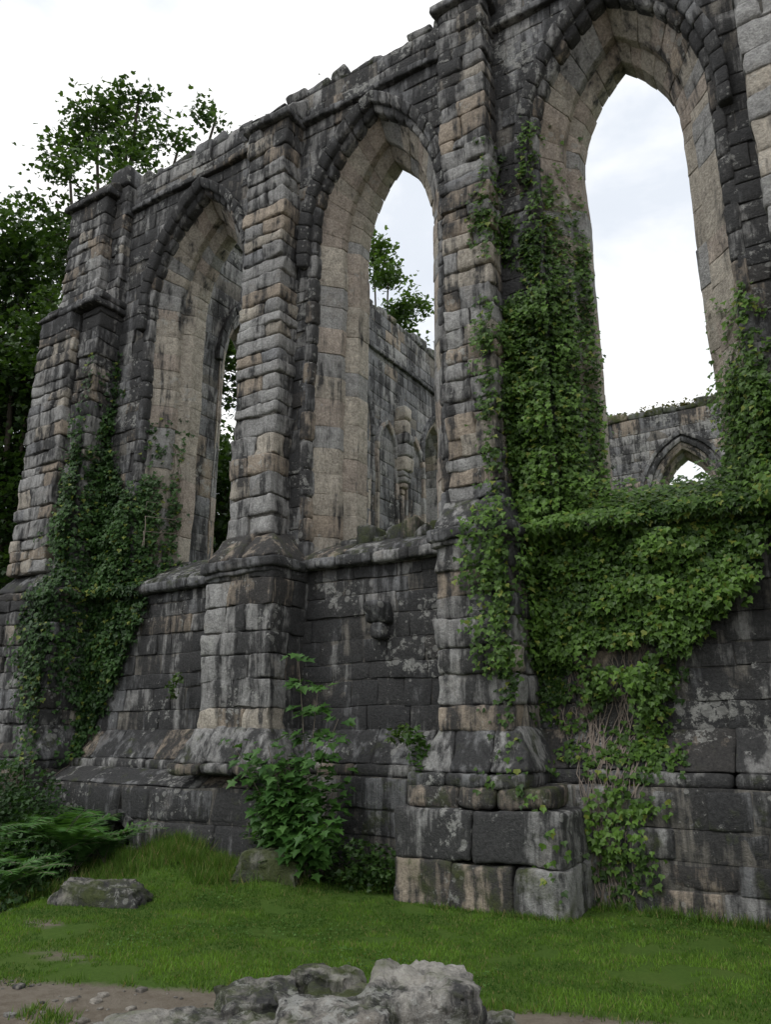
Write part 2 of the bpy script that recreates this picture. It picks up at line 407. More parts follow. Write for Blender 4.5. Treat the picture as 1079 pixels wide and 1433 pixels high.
for xl,xr,ul,ur in ((-7.66,-6.48,-7.64,-6.83),(-4.08,-3.16,-4.06,-3.37),(-.45,.65,-.27,.55),(-12.75,-10.9,-12.62,-11.0)):
    m.block(BX(xl-.08,xr+.08,7.50,8.36,3.70,3.84),pick(WALL),dk=.75,mo=.3,r=.035,seg=.08)
    m.block(BX(xl-.02,xr+.02,7.56,8.36,3.63,3.70),pick(WALL),dk=.6,r=.02)
    xm=(xl+xr)/2
    for a,b in ((xl-.03,xm),(xm,xr+.03)):
        C=BX(a,b,7.54,8.36,3.84,4.3); C[4,1]=C[5,1]=7.86; C[4,2]=C[5,2]=4.26
        if a==xl-.03: C[4,0]=C[6,0]=ul-.03
        if b==xr+.03: C[5,0]=C[7,0]=ur+.04
        m.block(C,pick(WALL),dk=1.15,mo=.4,r=.06,seg=.07,jit=.015)
    ov=.22
    n=3; xs=np.linspace(xl-ov,xr+ov,n+1)
    for i in range(n):
        C=BX(xs[i],xs[i+1]-.004,7.60-ov,8.3,1.22,1.66); C[4,1]=C[5,1]=7.59
        if i==0: C[4,0]=C[6,0]=xl-.01
        if i==n-1: C[5,0]=C[7,0]=xr+.01
        m.block(C,pick(WALL),dk=U(.5,1.0),mo=.35,r=.04,seg=.08)
    for i in range(n):
        m.block(BX(xs[i]-.03,xs[i+1]-.034,7.60-ov-.05,8.3,1.08,1.22),pick(WALL),dk=U(.8,1.1),mo=.45,r=.05,seg=.08)
def tier(x0,x1,yf,z0,z1,n,dk,li=.2,mo=.2,r=.03,yb=8.2):
    xs=np.linspace(x0,x1,n+1); xs[1:-1]+=rng.uniform(-.1,.1,n-1)
    for i in range(n):
        m.block(BX(xs[i]+.004,xs[i+1]-.004,yf+U(-.015,.015),yb,z0,z1),pick({'tan':1.4,'grey':2}),dk=U(*dk),li=li,mo=mo,r=r,seg=.07,jit=.01)
tier(-4.42,-2.58,7.2,-.15,.40,3,(.4,.7),mo=.55,li=-.2)
tier(-4.42,-2.60,7.22,.405,.88,2,(1.2,1.3),li=.1)
tier(-4.32,-2.75,7.30,.885,1.09,3,(1.,1.2),li=.1,mo=.55,r=.05)
tier(-.8,1.0,7.2,-.15,.88,3,(.5,.9))
tier(-13,-10.7,7.3,-.3,1.09,3,(.6,.9))
m.finish('buttresses',STONE,abbey,a=(.018,.020,.012)); allm.append(m.out)

# cross wall seen through windows and far wall
m=M()
m.T=lambda C: np.stack([-10.6-C[:,1],C[:,0],C[:,2]],1)
CW=[Arch(11.45,.7,2.0,9.0,4.2),Arch(15.2,.7,2.0,9.3,5.2),Arch(19.95,.62,1.8,9.4,7.4),Arch(23.6,.62,1.8,9.4,7.4)]
open_=[CW[0],CW[2],CW[3]]
field(m,9.3,26,0,13.2,0,1.0,open_,o=.2,hr=(.3,.45),bw=(.5,1.0),dk=(.3,.7),li=.4,seg=.4)
for A in open_+[CW[1]]:
    ring(m,A,((.3,-.02),(.1,.05),.5),A.zb,JAMB,(-.4,.1),n=6,seg=.3,hr=(.4,.6))
    if A in open_: ring(m,A,((.12,.25),(0,.4),.9),A.zb,JAMB,(-.4,.0),n=6,seg=.3,hr=(.4,.6))
    ring(m,A,((.44,-.12),(.3,-.1),.1),A.zs,{'dgrey':1},(.5,.9),n=7,seg=.3,jamb=False)
for cy in (17.0,18.5):
    B=Arch(cy,.45,1.1,9.0,6.2)
    ring(m,B,((.12,-.10),(0,-.08),.1),6.2,JAMB,(-.3,.2),n=6,seg=.3,hr=(.4,.6))
x=9.3
while x<26:
    l=U(.3,.7); m.block(BX(x,x+l,U(-.05,.05),.9,13.2,13.2+U(.1,.5)),pick(WALL),dk=.7,li=.8,mo=.5,r=.06,seg=.2,jit=.03); x+=l
course(m,9.4,26,-.1,.2,11.9,12.03,dk=(.4,.8))
course(m,13,18.9,-.08,.2,5.9,6.02,dk=(.2,.5))
for yy in (17.7,13.4):
    z=8.0
    for k in range(9):
        w=.10+.045*k if k<4 else U(.16,.27)
        h=.16 if k<4 else U(.3,.5)
        m.block(BX(yy-w,yy+w,-.12-.05*min(k,4)-U(0,.12),.1,z,z+h),pick(JAMB),dk=U(-.4,.1),r=.07,seg=.1,jit=.02); z+=h
    m.block(BX(yy-.07,yy+.07,-.14,.1,5.0,8.0),PAL['pink'],dk=.0,r=.05)
m.finish('transept_wall',STONE,abbey); 
m=M()
m.T=lambda C: C+np.array([0,25,0])
FW=[Arch(cx,.8,1.7,8.9,5.2) for cx in (-7.9,-4.25,-.6,3.0)]
field(m,-10.6,7,0,11.8,0,1.0,FW,o=.2,hr=(.28,.42),bw=(.5,1.0),dk=(.3,.7),li=.9,seg=.5)
for A in FW:
    ring(m,A,((.32,-.03),(.12,.05),.5),A.zb,JAMB,(-.3,.2),n=7,seg=.3,hr=(.4,.6))
    ring(m,A,((.14,.3),(0,.4),.9),A.zb,JAMB,(-.4,.0),n=7,seg=.3,hr=(.4,.6))
    ring(m,A,((.46,-.14),(.32,-.1),.1),A.zs,{'dgrey':1,'grey':1},(.3,.8),n=8,seg=.3,jamb=False)
    ring(m,Arch(A.cx,.8+.55,1.7+.55,8.9,5),((.12,-.12),(0,-.1),.1),A.zs,{'dgrey':1,'grey':1},(.3,.8),n=9,seg=.3,jamb=False)
x=-10.6
while x<7:
    l=U(.3,.7); m.block(BX(x,x+l,U(-.05,.05),.9,11.8,11.8+U(.1,.4)),pick(WALL),dk=.5,li=.3,mo=.8,r=.06,seg=.2,jit=.03); x+=l
m.finish('far_wall',STONE,abbey)

# ------------------------------------------------------------ leaves
IV=np.array([(0,0,0),(-.42,.05,.10),(-.50,.42,.12),(-.2,.55,.05),(0,1,-.05),(.2,.55,.05),(.50,.42,.12),(.42,.05,.10)],float)
IVF4=np.array([(0,3,2,1),(0,5,4,3),(0,7,6,5)])
SIMF3=np.array([(0,2,1),(0,3,2)])
def norm(v): 
    n=np.linalg.norm(v,axis=-1,keepdims=True); n[n==0]=1; return v/n
def leaves(name,P,Nm,tip,size,col,parent=None,tv=IV,tf=IVF4,mat=None,obname=None):
    Nm=norm(Nm); tip=norm(tip-Nm*np.sum(tip*Nm,1,keepdims=True)); sd=np.cross(tip,Nm)
    k=len(tv); n=len(P); s=size[:,None,None]
    V=P[:,None,:]+s*(tv[None,:,0:1]*sd[:,None,:]+tv[None,:,1:2]*tip[:,None,:]+tv[None,:,2:3]*Nm[:,None,:])
    F=(tf[None,:,:]+(np.arange(n)*k)[:,None,None]).reshape(-1,tf.shape[1])
    C=np.concatenate([np.repeat(col,k,axis=0),np.ones((n*k,1))],1)
    return build(name,V.reshape(-1,3),F,mat or LEAF,{"Col":C},False,parent)
def tubes(name,paths,mat,parent=None,sides=6):
    V=[];F=[];n=0
    for pts,rad in paths:
        pts=np.array(pts,float); L=len(pts)
        d=norm(np.gradient(pts,axis=0)); ref=np.array([.3,.9,.1])
        s1=norm(np.cross(d,ref)); s2=np.cross(d,s1)
        rad=np.linspace(rad[0],rad[1],L)
        for i in range(L):
            for a in range(sides):
                th=2*math.pi*a/sides
                V.append(pts[i]+rad[i]*(s1[i]*math.cos(th)+s2[i]*math.sin(th)))
        for i in range(L-1):
            for a in range(sides):
                b=(a+1)%sides
                F.append((n+i*sides+a,n+i*sides+b,n+(i+1)*sides+b,n+(i+1)*sides+a))
        n+=L*sides
    return build(name,V,F,mat,None,True,parent)
def inpoly(px,pz,poly):
    c=np.zeros(len(px),bool); n=len(poly)
    for i in range(n):
        x1,z1=poly[i]; x2,z2=poly[(i+1)%n]
        if z1==z2: continue
        cond=((z1>pz)!=(z2>pz))&(px<(x2-x1)*(pz-z1)/(z2-z1)+x1); c^=cond
    return c
bv=[];bf=[];o=0
for V,F in allm:
    bv.append(V);bf.append(F+o);o+=len(V)
bvh=BVHTree.FromPolygons(np.concatenate(bv).tolist(),np.concatenate(bf).tolist())

def ivy(name,polys,palette,sizes=(.045,.085),stems=()):
    root=empty(name)
    P=[];NN=[];C=[];S=[]
    for poly,dens,thick,thr in polys:
        poly=np.array(poly); x0,z0=poly.min(0)-.15; x1,z1=poly.max(0)+.15
        n=int((x1-x0)*(z1-z0)*dens)
        q=np.stack([rng.uniform(x0,x1,n),np.zeros(n),rng.uniform(z0,z1,n)],1)
        wv=(vn3(q*2.6,5)*.30)+(vn3(q*8,6)*.20)+rng.normal(0,.03,(n,3))
        k=inpoly(q[:,0]+wv[:,0],q[:,2]+wv[:,2]*1.3,poly)
        low=np.clip((3.1-q[:,2])*.16,0,.2) if thick>.3 else 0
        k&=(vn(q*2.3,8)*.6+vn(q*6.5,9)*.4)>thr+low
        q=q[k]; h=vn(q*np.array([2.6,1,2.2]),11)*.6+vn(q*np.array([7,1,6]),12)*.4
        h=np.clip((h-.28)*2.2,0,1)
        for (x,_,z),hh in zip(q,h):
            a=random.choice((-.9,-.45,0,.0,.5)); d=Vector((a,1,U(-.1,.35))).normalized()
            tgt=Vector((x,8.15,z)); o=tgt-d*2.2
            hit,nr,_i,dist=bvh.ray_cast(o,d)
            if hit is None or hit.y>9.22:
                if z<4.45 and z>4.0: hit=Vector((x,U(8.1,8.9),z-.1)); nr=Vector((0,-.5,.8))
                else: continue
            if abs(hit.x-x)>.45 or hit.z>z+.6: continue
            u=random.random()**.6
            off=(.02+thick*hh)*u
            if nr.dot(d)>0: nr=-nr
            nn=Vector((nr.x*.8,nr.y*.8-.35,nr.z*.5+.35)).normalized()
            p=hit+Vector((nr.x*.6,-abs(nr.y)*.9-.15,0))*off
            P.append(p); NN.append((nn.x+U(-.6,.6),nn.y+U(-.4,.4),nn.z+U(-.4,.7)))
            t=min(1,max(0,.1+.75*hh*u+U(-.25,.35)))  # leaf colour darker deep in the mass: shade put into the colour
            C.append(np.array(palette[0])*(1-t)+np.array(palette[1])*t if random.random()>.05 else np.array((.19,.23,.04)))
            S.append(U(*sizes))
    P=np.array([tuple(p) for p in P]);NN=np.array(NN);n=len(P)
    tip=np.stack([rng.normal(0,.55,n),rng.normal(0,.3,n),-np.ones(n)],1)
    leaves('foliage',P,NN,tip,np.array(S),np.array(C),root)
    paths=[]
    for (xa,za,xb,zb,k) in stems:
        for _ in range(k):
            x=xa+U(-.28,.28); x_e=xb+U(-.18,.18); pts=[]; ns=16
            ph=U(0,6)
            for i in range(ns+1):
                f=i/ns; xx=x*(1-f)+x_e*f+.05*math.sin(ph+f*9)+U(-.02,.02); zz=za*(1-f)+zb*f
                hit=bvh.ray_cast(Vector((xx,5,zz)),Vector((0,1,0)))[0]
                pts.append((xx,(hit.y if hit else 8.2)-.008-U(0,.01),zz))
            paths.append((pts,(U(.002,.005),U(.003,.008))))
    if paths: tubes('stems',paths,STEM,root)
    return root
m_,t_=nt('ivy_stem'); bs_=N(t_,'ShaderNodeBsdfPrincipled'); bs_.inputs['Base Color'].default_value=(.21,.175,.145,1); bs_.inputs['Roughness'].default_value=.9
o_=N(t_,'ShaderNodeOutputMaterial'); t_.links.new(bs_.outputs[0],o_.inputs[0]); STEM=m_

main=[(-3.42,6.3),(-3.30,6.9),(-3.12,6.9),(-2.98,6.7),(-2.85,7.2),(-2.72,6.9),(-2.6,7.1),(-2.5,7.6),(-2.38,7.6),(-2.33,6.3),(-2.25,5.2),(-2.2,4.4),(-1.15,4.25),(-1.0,5.0),(-.8,5.3),(-.5,5.2),(-.3,4.7),(.3,4.1),(.3,3.8),(-.62,3.7),(-.93,3.23),(-1.25,2.75),(-1.62,2.45),(-1.8,2.1),(-2.0,1.75),(-2.12,2.2),(-2.35,2.3),(-2.5,1.9),(-2.62,2.4),(-2.85,2.3),(-3.0,1.8),(-3.22,2.3),(-3.34,3.2),(-3.42,4.24),(-3.44,5.07)]
st=lambda x,z0,z1,w: [(x-w,z0),(x+w,z0),(x+w*.6,z1),(x-w*.6,z1)]
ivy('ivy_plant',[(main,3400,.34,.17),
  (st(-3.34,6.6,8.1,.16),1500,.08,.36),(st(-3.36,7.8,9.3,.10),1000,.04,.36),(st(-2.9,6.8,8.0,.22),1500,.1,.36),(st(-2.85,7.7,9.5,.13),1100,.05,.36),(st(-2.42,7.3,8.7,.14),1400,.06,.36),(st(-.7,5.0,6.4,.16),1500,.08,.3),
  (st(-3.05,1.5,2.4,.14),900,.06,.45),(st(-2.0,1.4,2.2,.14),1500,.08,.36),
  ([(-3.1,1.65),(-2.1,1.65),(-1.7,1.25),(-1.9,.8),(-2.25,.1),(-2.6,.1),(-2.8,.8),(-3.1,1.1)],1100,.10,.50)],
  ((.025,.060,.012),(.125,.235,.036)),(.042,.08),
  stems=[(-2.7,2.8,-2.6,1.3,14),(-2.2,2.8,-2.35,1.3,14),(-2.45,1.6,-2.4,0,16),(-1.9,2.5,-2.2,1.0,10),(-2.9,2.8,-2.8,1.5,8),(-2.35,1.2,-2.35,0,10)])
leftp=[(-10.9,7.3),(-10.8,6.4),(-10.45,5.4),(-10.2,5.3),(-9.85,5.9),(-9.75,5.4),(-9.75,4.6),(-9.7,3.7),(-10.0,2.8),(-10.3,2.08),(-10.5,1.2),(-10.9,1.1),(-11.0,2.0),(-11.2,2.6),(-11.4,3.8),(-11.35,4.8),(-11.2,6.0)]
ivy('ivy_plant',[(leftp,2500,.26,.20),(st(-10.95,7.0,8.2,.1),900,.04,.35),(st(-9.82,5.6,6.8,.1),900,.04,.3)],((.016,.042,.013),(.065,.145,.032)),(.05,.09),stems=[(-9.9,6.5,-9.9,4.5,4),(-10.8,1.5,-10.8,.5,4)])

# ------------------------------------------------------------ ground
def gz(x,y):
    x=np.asarray(x,float);y=np.asarray(y,float)
    p=np.stack([x*.5,y*.5,0*x],-1).reshape(-1,3)
    n=(vn(p,3).reshape(x.shape)-.5)*.07+(vn(p*5,4).reshape(x.shape)-.5)*.025
    mound=.30*np.exp(-((x+7.5)/.95)**2-((y-7.25)/.55)**2)+.16*np.exp(-((x+6.0)/.5)**2-((y-7.2)/.4)**2)
    dip=-.2*np.clip((-(x+6.9)-.54*(y-4.6)),0,1)*np.exp(-((y-5.6)/2.5)**2)
    return n*1.0+mound+dip
def dirt(x,y):
    line=5.38+.36*(x+.8)
    d=np.clip((line-y)/.35+.2,0,1)
    d=np.maximum(d,.8*np.exp(-((x+6.5)/.28)**2-((y-4.75)/.18)**2))
    d=np.maximum(d,.6*np.exp(-((x+5.5)/.5)**2-((y-4.2)/.2)**2))
    return d
xs=np.concatenate([-np.geomspace(700,14,26),np.linspace(-13.5,3,250),np.geomspace(4,700,26)])
ys=np.concatenate([-np.geomspace(700,2,26),np.linspace(-1,9,170),np.geomspace(10,700,34)])
X,Y=np.meshgrid(xs,ys); Z=gz(X,Y)
nx,ny=len(xs),len(ys)
V=np.stack([X,Y,Z],-1).reshape(-1,3)
I=(np.arange(ny-1)[:,None]*nx+np.arange(nx-1)[None,:]).ravel()
F=np.stack([I,I+1,I+nx+1,I+nx],1)
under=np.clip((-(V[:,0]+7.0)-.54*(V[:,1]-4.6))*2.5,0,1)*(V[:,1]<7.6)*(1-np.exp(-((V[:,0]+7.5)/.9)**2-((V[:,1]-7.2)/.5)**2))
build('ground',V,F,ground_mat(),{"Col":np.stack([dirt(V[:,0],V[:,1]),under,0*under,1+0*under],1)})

def blades(name,x,y,h,w,col,lean=.5):
    n=len(x); z=gz(x,y); a=rng.uniform(0,6.283,n)
    s=np.stack([np.cos(a),np.sin(a),0*a],1)*w[:,None]
    b=np.stack([x,y,z-.005],1); l=rng.uniform(0,6.283,n); le=rng.uniform(0,lean,n)
    top=b+np.stack([np.cos(l)*le*h,np.sin(l)*le*h,h],1)
    V=np.stack([b-s,b+s,top],1).reshape(-1,3); F=np.arange(3*n).reshape(-1,3)
    C=np.concatenate([np.repeat(col,3,axis=0),np.ones((3*n,1))],1)
    return build(name,V,F,GRASSM,{"Col":C},False)
n=210000
x=rng.uniform(-8.4,1.2,n); y=rng.uniform(3.0,8.1,n)
k=(dirt(x,y)+(vn(np.stack([x*3,y*3,0*x],1),4)-.5)*1.6+(vn(np.stack([x*12,y*12,0*x],1),4)-.5)*.7<.45)&((-(x+7.0)-.54*(y-4.6))<.1)
k|=((-(x+7.5))**2/.8+(y-7.2)**2/.3<1)
x,y=x[k],y[k]; n=len(x)
patch=vn(np.stack([x*1.6,y*1.6,0*x],1),6)*.5+vn(np.stack([x*6,y*6,0*x],1),7)*.5
t=np.clip((patch-.5)*2.2+.5+rng.normal(0,.2,n),0,1)[:,None]
col=np.array([.035,.088,.011])*(1-t)+np.array([.145,.265,.034])*t
dry=rng.random(n)<.08; col[dry]=(.22,.21,.08)
blades('lawn_grass',x,y,rng.uniform(.014,.04,n)*(.4+1.1*patch),rng.uniform(.003,.006,n),col,.9)
# clover patches in the lawn
nc=9000; cx=rng.uniform(-7.4,.8,nc); cy=rng.uniform(4.2,7.9,nc)
k=(vn(np.stack([cx*1.8,cy*1.8,0*cx],1),21)>.58)&(dirt(cx,cy)<.2)&((-(cx+7.0)-.54*(cy-4.6))<0)
cx,cy=cx[k],cy[k]; nc=len(cx)
t=rng.random(nc)[:,None]
leaves('clover',np.stack([cx,cy,gz(cx,cy)+rng.uniform(.01,.035,nc)],1),np.array([0,0,1])+rng.normal(0,.25,(nc,3)),rng.normal(0,1,(nc,3)),rng.uniform(.012,.028,nc),np.array([.04,.10,.015])*(1-t)+np.array([.10,.20,.04])*t)
X_=[];Y_=[];H_=[]
def tuft(cx,cy,rx,ry,n,h):
    a=rng.normal(0,1,(n,2))*.5; X_.append(cx+a[:,0]*rx);Y_.append(cy+a[:,1]*ry);H_.append(rng.uniform(.4,1,n)*h)
for _ in range(110): 
    a,b=rng.normal(0,.5,2); tuft(-7.2+a*1.3,7.0+b*.5,.11,.09,90,U(.06,.24))
tuft(-6.2,7.0,.6,.4,1500,.14)
for _ in range(34): tuft(U(-5.4,-4.5),7.75+U(-.2,.1),.15,.1,90,U(.1,.25))
for _ in range(30): tuft(U(-2.5,.8),7.80+U(-.06,.06),.16,.05,80,U(.06,.16))
for _ in range(20): tuft(U(-4.4,-2.6),7.15,.16,.05,60,U(.04,.09))
for _ in range(50): tuft(U(-8.2,-7.4),U(5.0,6.6),.2,.2,60,U(.08,.2))
for _ in range(12): tuft(U(-2.5,-1.9),8.0,.1,.04,50,U(.1,.2))
for _ in range(26): tuft(U(-5.5,-1.2),0,.1,.08,40,U(.04,.09)); Y_[-1]=Y_[-1]+5.3+.36*(X_[-1].mean()+.8)
for _ in range(8): tuft(-4.35+U(-.2,.2),3.25+U(-.1,.1),.08,.08,60,U(.05,.1))
x=np.concatenate(X_);y=np.concatenate(Y_);h=np.concatenate(H_);n=len(x)
t=np.clip(rng.normal(.5,.3,n),0,1)[:,None]
col=np.array([.045,.10,.015])*(1-t)+np.array([.14,.25,.04])*t; dry=rng.random(n)<.12; col[dry]=(.26,.23,.10)
blades('long_grass',x,y,h,rng.uniform(.003,.006,n),col,.9)
# pebbles on the path
m=M(); k=0
while k<420:
    px,py=U(-6,-.2),U(3.0,5.4)
    if dirt(np.array([px]),np.array([py]))[0]<.6: continue
    k+=1; s=random.choice((.008,.012,.016,.03)); z=float(gz(np.array([px]),np.array([py]))[0])
    m.block(BX(px-s,px+s*U(.6,1.2),py-s,py+s*U(.6,1.2),z-.01,z+s*.7),np.array((.26,.24,.21))*U(.7,1.3),dk=.0,r=s*.5,seg=.05,jit=s*.15)
m.finish('gravel',STONE,None,a=(0,0,0.002))

# ------------------------------------------------------------ rocks (hull of broken slabs)
def rock(name,cx,cy,z0,sx,sy,sz,rot,tilt=0.,mo=.4,li=.6,dk=.2,top=.9,col=(.33,.315,.285)):
    bm=bmesh.new()
    for a in (-1,1):
        for b in (-1,1):
            for c in (0,1):
                f=top if c else 1
                for _ in range(3):
                    x_=a*sx/2*f*U(.78,1); 
                    bm.verts.new((x_,b*sy/2*f*U(.78,1),sz*(c*U(.88,1) if c else 0)+x_*tilt))
    bmesh.ops.convex_hull(bm,input=bm.verts[:])
    for v in [v for v in bm.verts if not v.link_faces]: bm.verts.remove(v)
    bmesh.ops.remove_doubles(bm,verts=bm.verts[:],dist=.03)
    bmesh.ops.triangulate(bm,faces=bm.faces[:])
    for _ in range(7):
        le=[e for e in bm.edges if e.calc_length()>.028]
        if not le: break
        bmesh.ops.subdivide_edges(bm,edges=le,cuts=1)
        bmesh.ops.triangulate(bm,faces=bm.faces[:])
    bmesh.ops.smooth_vert(bm,verts=bm.verts[:],factor=.5,use_axis_x=True,use_axis_y=True,use_axis_z=True)
    bmesh.ops.recalc_face_normals(bm,faces=bm.faces[:])
    bm.verts.index_update()
    V=np.array([v.co[:] for v in bm.verts]); F=np.array([[v.index for v in f.verts] for f in bm.faces]); bm.free()
    c,s=math.cos(rot),math.sin(rot)
    V=np.stack([V[:,0]*c-V[:,1]*s+cx,V[:,0]*s+V[:,1]*c+cy,V[:,2]+z0],1)
    # bedding ledges and pitting
    ledge=(vn(np.stack([V[:,0]*2,V[:,1]*2,V[:,2]*22],1),31)-.5)*.05
    ctr=np.array([cx,cy,0]); out=norm((V-ctr)*np.array([1,1,0]))
    V=V+out*ledge[:,None]+.05*vn3(V*4,1)+.045*vn3(V*12,2)+.028*vn3(V*30,3)
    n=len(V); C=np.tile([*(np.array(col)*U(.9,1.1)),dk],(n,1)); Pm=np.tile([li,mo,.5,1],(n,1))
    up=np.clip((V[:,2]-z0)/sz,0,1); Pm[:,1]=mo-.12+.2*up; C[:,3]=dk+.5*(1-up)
    return build(name,V,F,STONE,{"Col":C,"Prm":Pm},True)
R32=math.radians(32)
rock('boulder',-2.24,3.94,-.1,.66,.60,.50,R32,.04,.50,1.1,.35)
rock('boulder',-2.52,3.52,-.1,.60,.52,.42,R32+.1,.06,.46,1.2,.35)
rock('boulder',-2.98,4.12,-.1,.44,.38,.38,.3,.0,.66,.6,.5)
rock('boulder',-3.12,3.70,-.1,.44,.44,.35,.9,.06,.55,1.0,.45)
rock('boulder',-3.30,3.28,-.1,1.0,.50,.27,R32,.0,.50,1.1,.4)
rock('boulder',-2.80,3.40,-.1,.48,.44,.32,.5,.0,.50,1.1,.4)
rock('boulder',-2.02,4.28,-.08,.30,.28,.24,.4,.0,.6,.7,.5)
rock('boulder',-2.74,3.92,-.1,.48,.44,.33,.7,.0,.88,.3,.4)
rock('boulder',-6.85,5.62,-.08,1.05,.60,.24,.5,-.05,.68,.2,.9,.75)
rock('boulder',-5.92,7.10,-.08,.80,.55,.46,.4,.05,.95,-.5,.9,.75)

# ------------------------------------------------------------ shrubs, sapling, ferns
def rleaf(P,size,c0,c1,name,parent,nup=(0,-.2,.8),tv=IV,tf=IVF4,light=None,mat=None):
    n=len(P); NN=np.array(nup)+rng.normal(0,.45,(n,3)); tip=rng.normal(0,1,(n,3)); tip[:,2]-=.4
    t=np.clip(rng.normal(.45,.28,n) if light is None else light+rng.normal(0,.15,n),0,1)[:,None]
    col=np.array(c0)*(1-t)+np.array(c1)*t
    return leaves(name,P,NN,tip,rng.uniform(size[0],size[1],n),col,parent,tv,tf,mat)
MAP=np.array([(0,0,0),(-.38,-.02,.05),(-.28,.2,.02),(-.62,.42,.1),(-.26,.5,.02),(0,1,-.08),(.26,.5,.02),(.62,.42,.1),(.28,.2,.02),(.38,-.02,.05)],float)
MAPT=np.array([(0,2,1),(0,3,2),(0,4,3),(0,5,4),(0,6,5),(0,7,6),(0,8,7),(0,9,8)])
sap=empty('sycamore_sapling'); paths=[];LP=[];LN=[];LT=[]
bx,by=-5.72,7.35
for s in range(15):
    top=(bx+U(-.72,.78),by+U(-.5,.25),U(.6,1.65)) if s>2 else (bx-.1+.3*s,by,2.45-.35*s)
    pts=[]; b0=(bx+U(-.15,.15),by+U(-.1,.1),.05)
    for i in range(9):
        f=i/8; pts.append((b0[0]*(1-f**1.3)+top[0]*f**1.3,b0[1]*(1-f)+top[1]*f,b0[2]*(1-f)+top[2]*f))
    paths.append((pts,(.010,.003)))
    for i in range(2,9):
        p=np.array(pts[i])
        for _ in range(17 if i<8 else 6):
            a=U(0,6.283); L=U(.05,.38)*(1.15-.75*i/8)
            q=p+np.array([math.cos(a)*L,math.sin(a)*L*.8,U(-.05,.06)]); LP.append(q); LT.append((math.cos(a),math.sin(a),-.35)); 
            LN.append((U(-.35,.35)+math.cos(a)*.2,U(-.35,.35)+math.sin(a)*.2-.25,.8))
tubes('stem',paths,STEM,sap)
n=len(LP); t=np.clip(rng.normal(.5,.25,n),0,1)[:,None]
leaves('leaves',np.array(LP),np.array(LN),np.array(LT),rng.uniform(.08,.15,n),np.array([.03,.085,.018])*(1-t)+np.array([.085,.19,.04])*t,sap,MAP,MAPT)
def shrub(name,blobs,size,c0,c1):
    e=empty(name); P=[];Lg=[]
    for (cx,cy,cz,rx,ry,rz,k) in blobs:
        d=norm(rng.normal(0,1,(k,3)))*(rng.random((k,1))**.4); p=d*np.array([rx,ry,rz])+np.array([cx,cy,cz])
        w=vn(p*4,13); p=p[w>.40]; P.append(p)
    P=np.concatenate(P); P=P[P[:,2]>gz(P[:,0],P[:,1])]
    rleaf(P,size,c0,c1,'leaves',e); return e
shrub('bush',[(-5.1,7.5,.2,.7,.3,.3,900),(-6.2,7.45,.35,.5,.25,.35,600),(-4.75,7.6,.15,.4,.2,.35,400)],(.04,.08),(.02,.05,.012),(.07,.14,.03))
shrub('bush',[(-10.2,6.7,.4,1.1,.7,.85,4200),(-9.0,5.9,.0,1.0,.8,.55,3600),(-8.1,5.0,-.05,.8,.8,.4,2800),(-11.3,7.0,.5,1.0,.5,.8,3400),(-7.6,4.3,-.1,.6,.7,.25,1500)],(.04,.08),(.016,.04,.012),(.05,.11,.028))
shrub('bush',[(-4.25,7.42,1.45,.12,.1,.25,90)],(.05,.09),(.03,.07,.012),(.07,.15,.03))
shrub('bush',[(-4.75,7.9,1.6,.3,.12,.12,60),(-8.7,8.1,2.25,.15,.1,.2,70)],(.05,.09),(.03,.07,.012),(.09,.15,.03))
def fern(name,cx,cy,L,nf,z0=None):
    e=empty(name);P=[];NN=[];T=[];S=[];paths=[]
    z0=float(gz(np.array([cx]),np.array([cy]))[0])
    for f in range(nf):
        a=U(0,6.283); el=U(1.05,1.5); l=L*U(.7,1.1); d=np.array([math.cos(a),math.sin(a),0]); side=np.array([-d[1],d[0],0])
        pts=[];p=np.array([cx,cy,z0]);ang=el; ns=40
        for i in range(ns+1):
            pts.append(p.copy()); step=(d*math.cos(ang)+np.array([0,0,math.sin(ang)]))*l/ns; p=p+step; ang-=el*1.15/ns
            if i>5:
                g=i/ns; pl=l*.20*math.sin(math.pi*min(1,(1-g)*.85+.12))
                nrm=np.array([-d[0]*math.sin(ang),-d[1]*math.sin(ang),math.cos(ang)])
                for sg in (-1,1):
                    P.append(pts[-1]);NN.append(nrm+rng.normal(0,.12,3));T.append(side*sg+d*.35+np.array([0,0,-.15]));S.append(pl*U(.85,1.1))
        paths.append((pts,(.005,.002)))
    tubes('stalks',paths,STEM,e,4)
    FV=np.array([(0,0,0),(-.10,.3,.02),(0,1,0),(.10,.3,.02)],float)
    n=len(P); t=np.clip(rng.normal(.5,.2,n),0,1)[:,None]
    leaves('fronds',np.array(P),np.array(NN),np.array(T),np.array(S),np.array([.045,.115,.03])*(1-t)+np.array([.11,.24,.06])*t,e,FV,SIMF3)
for (cx,cy,L,nf) in ((-8.6,6.6,1.25,14),(-9.2,6.8,1.4,14),(-8.5,5.9,1.15,12),(-9.8,6.3,1.4,13),(-8.4,6.9,.8,8),(-8.0,5.2,.9,10),(-10.4,6.8,1.4,12),(-9.0,5.6,1.3,12),(-8.6,4.9,1.1,10),(-9.6,5.6,1.4,10),(-6.1,7.4,.5,7)):
    fern('fern',cx,cy,L,nf)

